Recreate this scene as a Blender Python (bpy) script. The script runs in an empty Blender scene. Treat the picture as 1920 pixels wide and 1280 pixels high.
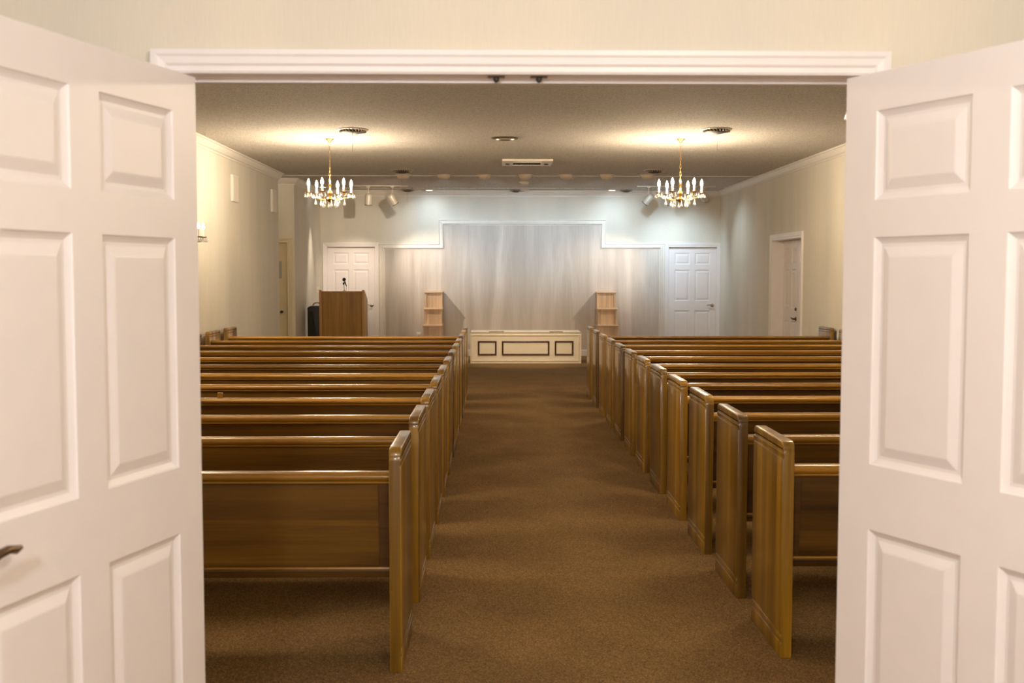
import bpy, bmesh, math, random
from mathutils import Vector, Matrix
random.seed(7)
S = bpy.context.scene
COL = S.collection
PI = math.pi

# ------------------------------------------------------------------ camera
F_PX, PITCH, YAW, ROLL, EYE = 2057.2, 0.0625, 0.0137, 0.0009, 1.55
cam_d = bpy.data.cameras.new('camera')
cam_d.sensor_fit = 'HORIZONTAL'; cam_d.sensor_width = 36.0
cam_d.lens = 36.0 * F_PX / 1920.0
cam_d.clip_start = 0.05; cam_d.clip_end = 100
cam_d.dof.use_dof = True; cam_d.dof.focus_distance = 8.0; cam_d.dof.aperture_fstop = 4.8
cam = bpy.data.objects.new('camera', cam_d); COL.objects.link(cam)
cy, sy, cp, sp = math.cos(YAW), math.sin(YAW), math.cos(PITCH), math.sin(PITCH)
r0 = Vector((cy, -sy, 0)); u0 = Vector((sy * sp, cy * sp, cp)); fw = Vector((sy * cp, cy * cp, -sp))
cr, sr = math.cos(ROLL), math.sin(ROLL)
rr = r0 * cr + u0 * sr; uu = u0 * cr - r0 * sr
M = Matrix.Identity(4)
for i in range(3):
    M[i][0], M[i][1], M[i][2] = rr[i], uu[i], -fw[i]
M[2][3] = EYE
cam.matrix_world = M
S.camera = cam

# ------------------------------------------------------------------ world, exposure
W = bpy.data.worlds.new('world'); S.world = W; W.use_nodes = True
W.node_tree.nodes['Background'].inputs[0].default_value = (0.9, 0.8, 0.68, 1)
W.node_tree.nodes['Background'].inputs[1].default_value = 0.025
S.view_settings.view_transform = 'Standard'; S.view_settings.look = 'None'
S.view_settings.gamma = 1.0; S.view_settings.use_curve_mapping = False
S.view_settings.exposure = 0.0
S.cycles.diffuse_bounces = 8

# light levels
BULB = 1120.0            # chandelier bulbs (emission strength)
SCONCE = 75.0
WARM = (1.0, 0.81, 0.57)
VEST = 101.0             # vestibule ceiling lamp, watts
COOL = (0.72, 0.88, 1.0)
HALO = (1.0, 0.84, 0.66)

def lamp(name, kind, loc, energy, color, radius=0.05, target=None, angle=60, blend=0.5, size=None):
    d = bpy.data.lights.new(name, kind); d.energy = energy; d.color = color
    if kind != 'AREA': d.shadow_soft_size = radius
    if kind == 'SPOT': d.spot_size = math.radians(angle); d.spot_blend = blend
    if kind == 'AREA': d.shape = 'RECTANGLE'; d.size, d.size_y = size
    o = bpy.data.objects.new(name, d); COL.objects.link(o); o.location = loc
    if target is not None:
        o.rotation_euler = (Vector(target) - Vector(loc)).to_track_quat('-Z', 'Y').to_euler()
    return o

# vestibule: flush ceiling lamps above and behind the camera
lamp('vestibule_lamp_light', 'POINT', (0.75, 0.55, 2.47), VEST * 0.8, (1.0, 0.90, 0.76), 0.12)
lamp('vestibule_lamp_light', 'POINT', (-0.55, -0.9, 2.47), VEST * 1.6, (0.98, 0.985, 1.06), 0.12)
lamp('passage_fill_light', 'POINT', (-4.05, 17.42, 2.93), 4, HALO, 0.06)  # added fill, brightens the passage door and its casing
# chapel: recessed downlights near the end wall and track spots
lamp('end_wall_downlight', 'SPOT', (-1.23, 20.02, 3.02), 16, COOL, 0.03, (-1.2, 20.42, 1.6), 160, 1.0)
lamp('end_wall_downlight', 'SPOT', (2.083, 19.98, 3.02), 16, COOL, 0.03, (2.2, 20.45, 1.6), 160, 1.0)
lamp('corner_downlight', 'SPOT', (-3.00, 19.40, 3.03), 230, HALO, 0.06, (-3.15, 19.42, 0.0), 40, 1.0)
# the eyeballs of the row wash the end wall; the middle one lights the bier
for k in range(7):
    x = -1.459 + .6327 * k
    if k == 3: lamp('eyeball_light', 'SPOT', (x, 17.33, 2.96), 235, HALO, 0.04, (.45, 18.95, .35), 58, 1.0)
    else: lamp('eyeball_light', 'SPOT', (x, 17.37, 2.965), 140 if k else 150, (0.62, 0.82, 1.0) if k else HALO, 0.03, ((-2.5, -.9, .1, 0, .85, 1.7, 2.75)[k], 20.5, 2.12), 48, 1.0)
lamp('track_spot_light', 'SPOT', (-2.23, 19.42, 2.70), 170, HALO, 0.012, (-0.75, 20.5, 1.05), 66, 0.9)
lamp('track_spot_light', 'SPOT', (-2.30, 19.36, 2.70), 75, HALO, 0.02, (-2.72, 20.5, 1.25), 62, 1.0)
lamp('track_spot_light', 'SPOT', (-1.745, 19.36, 2.735), 14, COOL, 0.02, (-0.9, 20.5, 2.1), 60, 1.0)
lamp('track_spot_light', 'SPOT', (2.585, 19.34, 2.76), 16, COOL, 0.02, (2.0, 20.5, 2.1), 60, 1.0)
lamp('track_spot_light', 'SPOT', (3.12, 19.42, 2.72), 150, HALO, 0.012, (1.6, 20.5, 1.05), 62, 0.9)
lamp('track_spot_light', 'SPOT', (3.02, 19.42, 2.72), 75, (0.66, 0.85, 1.0), 0.03, (3.4, 20.5, 1.65), 100, 1.0)
lamp('track_spot_light', 'SPOT', (3.10, 19.10, 2.80), 30, (0.76, 0.92, 1.0), 0.03, (4.16, 18.6, 1.7), 95, 1.0)

# ------------------------------------------------------------------ mesh helpers
def tmp_merge(bm, t):
    me = bpy.data.meshes.new('t'); t.to_mesh(me); t.free(); bm.from_mesh(me); bpy.data.meshes.remove(me)

def box(bm, x0, x1, y0, y1, z0, z1, bev=0.0, seg=2, mat=None):
    t = bmesh.new(); bmesh.ops.create_cube(t, size=1.0)
    for v in t.verts:
        v.co = Vector((x0 + (v.co.x + .5) * (x1 - x0), y0 + (v.co.y + .5) * (y1 - y0), z0 + (v.co.z + .5) * (z1 - z0)))
    if bev > 0:
        bmesh.ops.bevel(t, geom=list(t.edges), offset=bev, segments=seg, profile=.5, affect='EDGES')
    if mat is not None: bmesh.ops.transform(t, matrix=mat, verts=t.verts)
    tmp_merge(bm, t); return bm

def prism(bm, poly, axis, a0, a1, bev=0.0, seg=2):
    """polygon (p,q) extruded along axis: 'x' -> (y,z), 'y' -> (x,z), 'z' -> (x,y)"""
    t = bmesh.new()
    def P(p, q, a): return {'x': (a, p, q), 'y': (p, a, q), 'z': (p, q, a)}[axis]
    A = [t.verts.new(P(p, q, a0)) for p, q in poly]; B = [t.verts.new(P(p, q, a1)) for p, q in poly]
    n = len(poly); fa = t.faces.new(A); fb = t.faces.new(B[::-1])
    for i in range(n): t.faces.new((A[i], B[i], B[(i + 1) % n], A[(i + 1) % n]))
    bmesh.ops.recalc_face_normals(t, faces=t.faces)
    if bev > 0:
        es = list(set(fa.edges) | set(fb.edges))
        bmesh.ops.bevel(t, geom=es, offset=bev, segments=seg, profile=.5, affect='EDGES')
    tmp_merge(bm, t); return bm

def lathe(bm, prof, c=(0, 0, 0), seg=24, mat=None):
    t = bmesh.new(); rings = []
    for r, z in prof:
        if r < 1e-6: rings.append([t.verts.new((0, 0, z))])
        else: rings.append([t.verts.new((r * math.cos(2 * PI * k / seg), r * math.sin(2 * PI * k / seg), z)) for k in range(seg)])
    for a, b in zip(rings, rings[1:]):
        if len(a) == 1 and len(b) == 1: continue
        for k in range(seg):
            k2 = (k + 1) % seg
            if len(a) == 1: t.faces.new((a[0], b[k2], b[k]))
            elif len(b) == 1: t.faces.new((a[k], a[k2], b[0]))
            else: t.faces.new((a[k], a[k2], b[k2], b[k]))
    bmesh.ops.recalc_face_normals(t, faces=t.faces)
    m = Matrix.Translation(c)
    if mat is not None: m = m @ mat
    bmesh.ops.transform(t, matrix=m, verts=t.verts)
    tmp_merge(bm, t); return bm

def tube(bm, pts, r, seg=8, closed=False):
    t = bmesh.new(); pts = [Vector(p) for p in pts]; n = len(pts); rings = []
    rs = r if isinstance(r, (list, tuple)) else [r] * n
    up = Vector((0, 0, 1)); prev = None
    for i, p in enumerate(pts):
        a = pts[(i - 1) % n] if (closed or i > 0) else p
        b = pts[(i + 1) % n] if (closed or i < n - 1) else p
        d = (b - a).normalized()
        if prev is None:
            u = d.cross(up)
            if u.length < 1e-3: u = d.cross(Vector((1, 0, 0)))
        else: u = prev - d * prev.dot(d)
        u.normalize(); prev = u; v = d.cross(u)
        rings.append([t.verts.new(p + (u * math.cos(2 * PI * k / seg) + v * math.sin(2 * PI * k / seg)) * rs[i]) for k in range(seg)])
    m = n if closed else n - 1
    for i in range(m):
        a, b = rings[i], rings[(i + 1) % n]
        for k in range(seg): t.faces.new((a[k], a[(k + 1) % seg], b[(k + 1) % seg], b[k]))
    if not closed: t.faces.new(rings[0][::-1]); t.faces.new(rings[-1])
    bmesh.ops.recalc_face_normals(t, faces=t.faces)
    tmp_merge(bm, t); return bm

def sweep(bm, path, prof, mode, closed=False):
    """moulding: profile (offset to the left of travel, out) swept with mitres along a 2-D path.
    mode ('xz', y0, sgn): path in the plane y=y0, out along sgn*y;  ('xy', z0): path in plan, out = height over z0"""
    n = len(path); P = [Vector(p) for p in path]
    def nrm(a, b): d = (b - a).normalized(); return Vector((-d.y, d.x))
    t = bmesh.new(); rows = []
    for i in range(n):
        ns = []
        if i > 0: ns.append(nrm(P[i - 1], P[i]))
        if i < n - 1: ns.append(nrm(P[i], P[i + 1]))
        if len(ns) == 2:
            m = (ns[0] + ns[1]); m = m / m.dot(ns[0])
        else: m = ns[0]
        row = []
        for o, h in prof:
            q = P[i] + m * o
            row.append(t.verts.new((q.x, mode[1] + mode[2] * h, q.y) if mode[0] == 'xz' else (q.x, q.y, mode[1] + h)))
        rows.append(row)
    k = len(prof)
    for a, b in zip(rows, rows[1:]):
        for j in range(k): t.faces.new((a[j], a[(j + 1) % k], b[(j + 1) % k], b[j]))
    t.faces.new(rows[0]); t.faces.new(rows[-1][::-1])
    bmesh.ops.recalc_face_normals(t, faces=t.faces)
    tmp_merge(bm, t); return bm

def B(): return bmesh.new()

def obj(name, bm, mat, parent=None, smooth=False, loc=None, rotz=0.0):
    me = bpy.data.meshes.new(name); bm.to_mesh(me); bm.free()
    if smooth:
        me.shade_smooth()
        try: me.set_sharp_from_angle(angle=math.radians(40))
        except Exception: pass
    me.materials.append(mat)
    o = bpy.data.objects.new(name, me); COL.objects.link(o)
    if parent is not None: o.parent = parent
    if loc is not None: o.location = loc
    if rotz: o.rotation_euler = (0, 0, rotz)
    return o

def tag(o, label, cat, group=None):
    o['label'] = label; o['category'] = cat
    if group: o['group'] = group
    return o

def thing(name, label, cat, loc=(0, 0, 0), rotz=0.0, group=None):
    o = bpy.data.objects.new(name, None); COL.objects.link(o)
    o.location = loc; o.rotation_euler = (0, 0, rotz); o.empty_display_size = .1
    return tag(o, label, cat, group)

def struct(name, bm, mat, parent=None, smooth=False, loc=None, rotz=0.0, label=None):
    o = obj(name, bm, mat, parent, smooth, loc, rotz)
    if parent is None: o['kind'] = 'structure'
    if label: o['label'] = label
    return o

def dup(root, loc, label, group=None, rotz=None):
    r = root.copy(); COL.objects.link(r); r.location = loc; r['label'] = label
    if rotz is not None: r.rotation_euler = (0, 0, rotz)
    if group: r['group'] = group
    for ch in list(root.children):
        c = ch.copy(); COL.objects.link(c); c.parent = r
        for g in list(ch.children):
            d = g.copy(); COL.objects.link(d); d.parent = c
    return r

# ------------------------------------------------------------------ materials
def mat_new(name):
    m = bpy.data.materials.new(name); m.use_nodes = True
    nt = m.node_tree; b = nt.nodes['Principled BSDF']
    return m, nt, b

def link(nt, a, b): nt.links.new(a, b)

def coords(nt, scale=(1, 1, 1), rot=(0, 0, 0), src='Object'):
    tc = nt.nodes.new('ShaderNodeTexCoord'); mp = nt.nodes.new('ShaderNodeMapping')
    mp.inputs['Scale'].default_value = scale; mp.inputs['Rotation'].default_value = rot
    link(nt, tc.outputs[src], mp.inputs['Vector']); return mp.outputs['Vector']

def noise(nt, vec, scale, detail=4, rough=.55, dist=0.0):
    n = nt.nodes.new('ShaderNodeTexNoise'); n.inputs['Scale'].default_value = scale
    n.inputs['Detail'].default_value = detail; n.inputs['Roughness'].default_value = rough; n.inputs['Distortion'].default_value = dist
    link(nt, vec, n.inputs['Vector']); return n.outputs['Fac']

def ramp(nt, fac, stops):
    r = nt.nodes.new('ShaderNodeValToRGB'); e = r.color_ramp.elements
    e[0].position, e[0].color = stops[0][0], (*stops[0][1], 1)
    e[1].position, e[1].color = stops[-1][0], (*stops[-1][1], 1)
    for p, c in stops[1:-1]:
        x = e.new(p); x.color = (*c, 1)
    link(nt, fac, r.inputs['Fac']); return r.outputs['Color']

def mix(nt, a, b, fac, mode='MIX'):
    m = nt.nodes.new('ShaderNodeMix'); m.data_type = 'RGBA'; m.blend_type = mode
    if isinstance(fac, float): m.inputs['Factor'].default_value = fac
    else: link(nt, fac, m.inputs['Factor'])
    for s, v in (('A', a), ('B', b)):
        sock = [i for i in m.inputs if i.name == s and i.type == 'RGBA'][0]
        if isinstance(v, tuple): sock.default_value = (*v, 1)
        else: link(nt, v, sock)
    return [o for o in m.outputs if o.type == 'RGBA'][0]

def bump(nt, b, h, strength=.3, dist=.01):
    n = nt.nodes.new('ShaderNodeBump'); n.inputs['Strength'].default_value = strength; n.inputs['Distance'].default_value = dist
    link(nt, h, n.inputs['Height']); link(nt, n.outputs['Normal'], b.inputs['Normal'])

def plain(name, col, rough=.5, metal=0.0, nscale=0, nstr=.0, var=.06, coat=0.0):
    m, nt, b = mat_new(name)
    b.inputs['Roughness'].default_value = rough; b.inputs['Metallic'].default_value = metal
    b.inputs['Coat Weight'].default_value = coat
    v = coords(nt); f = noise(nt, v, 9.0, 5)
    c = ramp(nt, f, [(.3, tuple(x * (1 - var) for x in col)), (.7, tuple(min(1, x * (1 + var)) for x in col))])
    link(nt, c, b.inputs['Base Color'])
    if nscale: bump(nt, b, noise(nt, v, nscale, 3), nstr, .004)
    return m

def wood(name, dark, mid, light, axis, rough=.3, coat=.3, vary=.35, boards=None, fine=1.0, contrast=1.0):
    m, nt, b = mat_new(name)
    sc = [14.0 * fine, 14.0 * fine, 14.0 * fine]; sc['xyz'.index(axis)] = 0.55 * fine
    info = nt.nodes.new('ShaderNodeObjectInfo')
    tc = nt.nodes.new('ShaderNodeTexCoord'); mp = nt.nodes.new('ShaderNodeMapping')
    mp.inputs['Scale'].default_value = sc
    add = nt.nodes.new('ShaderNodeVectorMath'); add.operation = 'ADD'
    mul = nt.nodes.new('ShaderNodeMath'); mul.operation = 'MULTIPLY'; mul.inputs[1].default_value = 31.0
    link(nt, info.outputs['Random'], mul.inputs[0])
    link(nt, tc.outputs['Object'], mp.inputs['Vector']); link(nt, mp.outputs['Vector'], add.inputs[0]); link(nt, mul.outputs[0], add.inputs[1])
    v = add.outputs[0]
    big = noise(nt, v, 0.55, 3, .5, 1.2)
    grain = noise(nt, v, 3.2, 8, .68, .6)
    c1 = ramp(nt, grain, [(.30, dark), (.5, mid), (.72, light)])
    c2 = ramp(nt, big, [(.35, tuple(x * .62 for x in mid)), (.65, tuple(x * 1.25 for x in light))])
    c = mix(nt, c1, c2, .42 * contrast)
    if boards:     # tone steps between glued boards
        sep = nt.nodes.new('ShaderNodeSeparateXYZ'); link(nt, tc.outputs['Object'], sep.inputs[0])
        d = nt.nodes.new('ShaderNodeMath'); d.operation = 'DIVIDE'; d.inputs[1].default_value = boards[1]
        link(nt, sep.outputs['XYZ'.index(boards[0].upper())], d.inputs[0])
        fl = nt.nodes.new('ShaderNodeMath'); fl.operation = 'FLOOR'; link(nt, d.outputs[0], fl.inputs[0])
        ad = nt.nodes.new('ShaderNodeMath'); ad.operation = 'ADD'; link(nt, fl.outputs[0], ad.inputs[0]); link(nt, mul.outputs[0], ad.inputs[1])
        wn = nt.nodes.new('ShaderNodeTexWhiteNoise'); wn.noise_dimensions = '1D'; link(nt, ad.outputs[0], wn.inputs['W'])
        tone = ramp(nt, wn.outputs['Value'], [(0.0, (.52, .47, .44)), (1.0, (1.22, 1.24, 1.2))])
        c = mix(nt, c, tone, 1.0, 'MULTIPLY')
    tone2 = ramp(nt, info.outputs['Random'], [(0.0, (1 - vary, 1 - vary * 1.05, 1 - vary * 1.1)), (.5, (1, 1, 1)), (1.0, (1 + vary * .5, 1 + vary * .42, 1 + vary * .3))])
    c = mix(nt, c, tone2, 1.0, 'MULTIPLY')
    link(nt, c, b.inputs['Base Color'])
    b.inputs['Roughness'].default_value = rough; b.inputs['Coat Weight'].default_value = coat; b.inputs['Coat Roughness'].default_value = .13
    bump(nt, b, grain, .12, .002)
    return m

def wallpaper(name, col, var=.05):
    m, nt, b = mat_new(name)
    v = coords(nt, (60, 60, 5)); f = noise(nt, v, 3.0, 4, .6)
    g = noise(nt, coords(nt, (1, 1, .15)), 2.2, 2)
    c = ramp(nt, f, [(.3, tuple(x * (1 - var) for x in col)), (.7, tuple(x * (1 + var) for x in col))])
    c = mix(nt, c, ramp(nt, g, [(.35, (.93, .94, .95)), (.65, (1.03, 1.02, 1.0))]), 1.0, 'MULTIPLY')
    link(nt, c, b.inputs['Base Color']); b.inputs['Roughness'].default_value = .75
    bump(nt, b, f, .15, .003); return m

def ceiling_mat():
    m, nt, b = mat_new('popcorn_ceiling')
    v = coords(nt); f = noise(nt, v, 62, 5, .75)
    c = ramp(nt, f, [(.36, (.50, .46, .41)), (.5, (.76, .705, .635)), (.66, (.93, .88, .81))])
    link(nt, c, b.inputs['Base Color']); b.inputs['Roughness'].default_value = .9
    bump(nt, b, f, 1.0, .03); return m

def carpet_mat():
    m, nt, b = mat_new('brown_carpet')
    v = coords(nt, (1, 1, 1), (0, 0, .5)); 
    vo = nt.nodes.new('ShaderNodeTexVoronoi'); vo.inputs['Scale'].default_value = 1.0
    mp = coords(nt, (150, 95, 60), (0, 0, .55)); link(nt, mp, vo.inputs['Vector'])
    big = noise(nt, v, 2.6, 4, .6); fine = noise(nt, v, 120, 4, .75); mid = noise(nt, v, 40, 4, .7)
    c = ramp(nt, fine, [(.3, (.115, .066, .024)), (.5, (.265, .156, .060)), (.70, (.48, .31, .135))])
    c = mix(nt, c, ramp(nt, mid, [(.3, (.74, .74, .74)), (.7, (1.18, 1.18, 1.18))]), 1.0, 'MULTIPLY')
    c = mix(nt, c, ramp(nt, big, [(.3, (.86, .86, .86)), (.7, (1.1, 1.1, 1.1))]), 1.0, 'MULTIPLY')
    c = mix(nt, c, ramp(nt, vo.outputs['Distance'], [(.0, (1.16, 1.16, 1.16)), (.8, (.62, .62, .62))]), .8, 'MULTIPLY')
    link(nt, c, b.inputs['Base Color']); b.inputs['Roughness'].default_value = .95
    b.inputs['Specular IOR Level'].default_value = .15
    bump(nt, b, vo.outputs['Distance'], -.6, .012); return m

def emis(name, col, strength):
    m, nt, b = mat_new(name)
    b.inputs['Base Color'].default_value = (*col, 1); b.inputs['Emission Color'].default_value = (*col, 1)
    b.inputs['Emission Strength'].default_value = strength
    return m

def glass_mat():
    m, nt, b = mat_new('cut_crystal')
    b.inputs['Base Color'].default_value = (1, 1, 1, 1); b.inputs['Transmission Weight'].default_value = .55
    b.inputs['Roughness'].default_value = .03; b.inputs['IOR'].default_value = 1.55
    return m

def washed_mat(name, cols, boards=None):
    m = wood(name, *cols, 'z', rough=.45, coat=.08, vary=.05, fine=.8)
    return m

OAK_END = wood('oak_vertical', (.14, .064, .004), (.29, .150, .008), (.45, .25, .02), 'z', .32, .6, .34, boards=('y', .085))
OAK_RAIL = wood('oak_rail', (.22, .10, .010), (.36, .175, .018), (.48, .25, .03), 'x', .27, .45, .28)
OAK_BACK_SHADED = wood('oak_back_shaded', (.055, .021, .0025), (.115, .052, .006), (.19, .094, .012), 'x', .36, .2, .22, boards=('z', .083))  # same oak darkened, shade on the pew backs put into the colour
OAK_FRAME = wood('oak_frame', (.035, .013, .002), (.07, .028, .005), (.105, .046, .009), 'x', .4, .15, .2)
OAK_LECT = wood('oak_lectern', (.17, .078, .010), (.28, .135, .018), (.37, .19, .028), 'z', .35, .3, .05, fine=1.3)
OAK_LECT_EDGE = wood('oak_lectern_edge', (.24, .11, .028), (.36, .18, .048), (.46, .25, .075), 'z', .35, .3, .05)
PALE = wood('pale_oak', (.42, .27, .16), (.60, .42, .27), (.72, .54, .38), 'z', .45, .1, .05)
PALE_TOP = wood('pale_oak_top', (.52, .36, .22), (.70, .52, .36), (.80, .63, .46), 'x', .4, .1, .05)
WASH = None
WHITE = plain('white_door_paint', (.83, .785, .785), .42, var=.015, nscale=60, nstr=.05)
TRIM_W = plain('white_trim_paint', (.84, .80, .79), .40, var=.015)
TRIM_C = plain('cream_trim_paint', (.74, .70, .64), .45, var=.02)
CREAM = plain('cream_paint', (.86, .75, .56), .45, var=.02)
DARKTRIM = plain('dark_brown_trim', (.055, .016, .010), .4, var=.15)
WALL = wallpaper('chapel_wallpaper', (.70, .665, .585))
VWALL = wallpaper('vestibule_wall_paint', (.74, .69, .59), .02)
CEIL = ceiling_mat()
CARPET = carpet_mat()
BRASS = plain('aged_brass', (.42, .235, .065), .28, .95, var=.12)
BRONZE = plain('dark_bronze', (.16, .10, .055), .35, .85, var=.15)
NICKEL = plain('dull_nickel', (.42, .38, .32), .3, .9, var=.08)
BLACK = plain('black_plastic', (.012, .012, .013), .5, var=.2)
DKGREY = plain('dark_grille', (.055, .045, .036), .6, .2, var=.2)
VENTM = plain('vent_metal', (.46, .40, .33), .45, .3, var=.05)
LAMPW = plain('cream_lamp_metal', (.60, .53, .44), .4, .1, var=.04)
PLAST = plain('ivory_plastic', (.80, .74, .65), .45, var=.03)
CANDLE = plain('white_candle_sleeve', (.88, .84, .76), .5, var=.02)
CRYSTAL = glass_mat()
BULBM = emis('lit_bulb', WARM, BULB)
SCONM = emis('lit_sconce_bulb', WARM, SCONCE)
DOWNM = emis('lit_downlight', (.8, .92, 1.0), 14.0)
OPAL = emis('opal_glass_lamp', (1.0, .86, .7), 3.0)

def washed_panel():
    m, nt, b = mat_new('whitewashed_oak')
    v = coords(nt, (3.4, 3.4, .30)); w = coords(nt, (60, 60, 1.2)); x = coords(nt, (1.9, 1.9, .10))
    big = noise(nt, v, 1.0, 3, .5, .9); g = noise(nt, w, 1.6, 6, .7); pn = noise(nt, x, 1.0, 2, .5, .4)
    c = ramp(nt, big, [(.30, (.50, .45, .40)), (.5, (.58, .525, .475)), (.70, (.69, .635, .58))])
    c = mix(nt, c, ramp(nt, g, [(.32, (.86, .85, .84)), (.62, (1.05, 1.05, 1.05))]), 1.0, 'MULTIPLY')
    c = mix(nt, c, ramp(nt, pn, [(.35, (.90, .89, .88)), (.65, (1.07, 1.06, 1.06))]), 1.0, 'MULTIPLY')
    link(nt, c, b.inputs['Base Color']); b.inputs['Roughness'].default_value = .48
    bump(nt, b, g, .1, .002); return m
WASH = washed_panel()

# ------------------------------------------------------------------ the shell
C = 3.07                      # chapel ceiling
XL, XR, YB = -3.352, 4.165, 20.5
XS = -3.28                    # side wall of the chancel
VC = 2.60                     # vestibule ceiling
struct('floor', box(B(), -5.0, 6.0, -3.2, 21.0, -.10, 0), CARPET)
struct('ceiling', box(B(), -5.0, 6.0, 2.90, 21.0, C, C + .12), CEIL)
struct('ceiling_vestibule', box(B(), -3.2, 3.4, -3.0, 2.85, VC, VC + .1), VWALL)

def wall_y(name, x0, x1, y0, y1, z1, holes, mat):
    """wall facing along y, with rectangular openings (xa, xb, za, zb)"""
    bm = B(); xs = sorted({x0, x1} | {h[0] for h in holes} | {h[1] for h in holes})
    for a, b_ in zip(xs, xs[1:]):
        hs = [h for h in holes if h[0] < (a + b_) / 2 < h[1]]
        z = 0.0
        for h in sorted(hs, key=lambda h: h[2]):
            if h[2] > z: box(bm, a, b_, y0, y1, z, h[2])
            z = h[3]
        if z < z1: box(bm, a, b_, y0, y1, z, z1)
    return struct(name, bm, mat)

JL, JR, JZ = -.815, .945, 2.054          # big opening
wall_y('wall_doorway', -3.2, 3.4, 2.84, 2.905, VC + .05, [(JL - .02, JR + .02, 0, JZ + .02)], VWALL)
wall_y('wall_entrance', -5.0, 6.0, 2.905, 2.97, C, [(JL - .02, JR + .02, 0, JZ + .02)], WALL)
struct('wall_vestibule_left', box(B(), -3.2, -3.08, -3.0, 2.84, 0, VC), VWALL)
struct('wall_vestibule_right', box(B(), 3.28, 3.4, -3.0, 2.84, 0, VC), VWALL)
struct('wall_vestibule_back', box(B(), -3.2, 3.4, -3.1, -3.0, 0, VC), VWALL)
struct('wall_left', box(B(), XL - .12, XL, 2.97, 16.957, 0, C), WALL)
RD0, RD1, RDZ = 15.00, 16.58, 2.035      # double exit door in the right wall
bm = B()
box(bm, XR, XR + .24, 2.97, RD0, 0, C); box(bm, XR, XR + .24, RD1, YB + .12, 0, C); box(bm, XR, XR + .24, RD0, RD1, RDZ, C)
struct('wall_right', bm, WALL)
LD, RDB = (-3.165, -2.27), (3.205, 4.11)  # openings of the two doors in the end wall
wall_y('wall_back', XS - .12, XR + .1, YB, YB + .12, C, [(LD[0], LD[1], 0, 2.03), (RDB[0], RDB[1], 0, 2.03)], WALL)
struct('wall_chancel_side', box(B(), XS - .12, XS, 18.02, YB, 0, C), WALL)
PD = (-4.235, -3.405)
wall_y('wall_passage', -4.7, XS, 17.9, 18.02, C, [(PD[0], PD[1], 0, 2.035)], WALL)
struct('wall_passage_end', box(B(), -4.8, -4.68, 16.7, 18.02, 0, C), WALL)
struct('wall_passage_front', box(B(), -4.8, XL - .12, 16.83, 16.957, 0, C), WALL)

# crown mouldings
CR = [(0, -.108), (.012, -.108), (.014, -.088), (.030, -.078), (.052, -.048), (.068, -.022), (.082, -.018), (.084, 0), (0, 0)]
n_tr = [0]
def trim(bm, mat, smooth=False, base='trim'):
    n_tr[0] += 1
    return struct('%s_%d' % (base, n_tr[0]), bm, mat, smooth=smooth)
trim(sweep(B(), [(XL - .3, 16.957), (XL, 16.957), (XL, 2.97)], CR, ('xy', C)), TRIM_C)
trim(sweep(B(), [(XR, 2.97), (XR, YB), (XS, YB), (XS, 17.9), (-4.68, 17.9)], CR, ('xy', C)), TRIM_C)
# baseboards
BBP = [(0, 0), (.014, 0), (.014, .095), (.008, .11), (0, .11)]
struct('baseboard_left', sweep(B(), [(XL, 16.957), (XL, 2.97)], BBP, ('xy', 0)), TRIM_C)
struct('baseboard_right', sweep(B(), [(XR, 2.97), (XR, RD0 - .09)], BBP, ('xy', 0)), TRIM_C)
struct('baseboard_back', sweep(B(), [(3.10, YB), (-2.15, YB)], [(a + .012, b_) for a, b_ in BBP[:0]] or [(0, 0), (.045, 0), (.045, .10), (.038, .115), (0, .115)], ('xy', 0)), TRIM_C)
# thin cross strips on the ceiling
trim(box(B(), -4.6, XR - .09, 17.34, 17.37, C - .008, C), TRIM_C)
trim(box(B(), XS + .1, XR - .09, 19.80, 19.845, C - .016, C), CEIL)  # added lip, stops the downlights spilling forward along the ceiling

# casing profile: travel with the opening on the right hand -> offset to the left is outward
CAS = [(0, 0), (0, .010), (.006, .014), (.018, .014), (.024, .020), (.040, .022), (.046, .026), (.058, .026), (.058, 0)]
def casing(x0, x1, zt, y, sgn, wide=1.0, mat=None):
    bm = B(); pr = [(o * wide, h) for o, h in CAS]
    sweep(bm, [(x0, 0), (x0, zt), (x1, zt), (x1, 0)], pr, ('xz', y, sgn))
    return bm
trim(casing(JL, JR, JZ, 2.84, -1), TRIM_W)
trim(casing(JL, JR, JZ, 2.97, 1), TRIM_W)
# jamb lining with stop
bm = B()
box(bm, JL - .02, JL, 2.84, 2.97, 0, JZ + .02); box(bm, JR, JR + .02, 2.84, 2.97, 0, JZ + .02); box(bm, JL, JR, 2.84, 2.97, JZ, JZ + .02)
box(bm, JL, JL + .012, 2.89, 2.925, 0, JZ); box(bm, JR - .012, JR, 2.89, 2.925, 0, JZ); box(bm, JL, JR, 2.89, 2.925, JZ - .012, JZ)
trim(bm, TRIM_W)
for x in (-.002, .108):
    t = thing('ball_catch', 'small dark ball catch in the door head, %s of the two' % ('left' if x < .05 else 'right'), 'door catch', (x, 2.862, JZ), group='ball catches in the door head')
    obj('strike_plate', box(B(), -.022, .022, -.012, .012, -.003, 0, .001), BRONZE, t)
    obj('catch_ball', lathe(B(), [(0, -.016), (.006, -.013), (.008, -.008), (.007, -.003), (.007, 0)], seg=10), BLACK, t, True)

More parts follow.
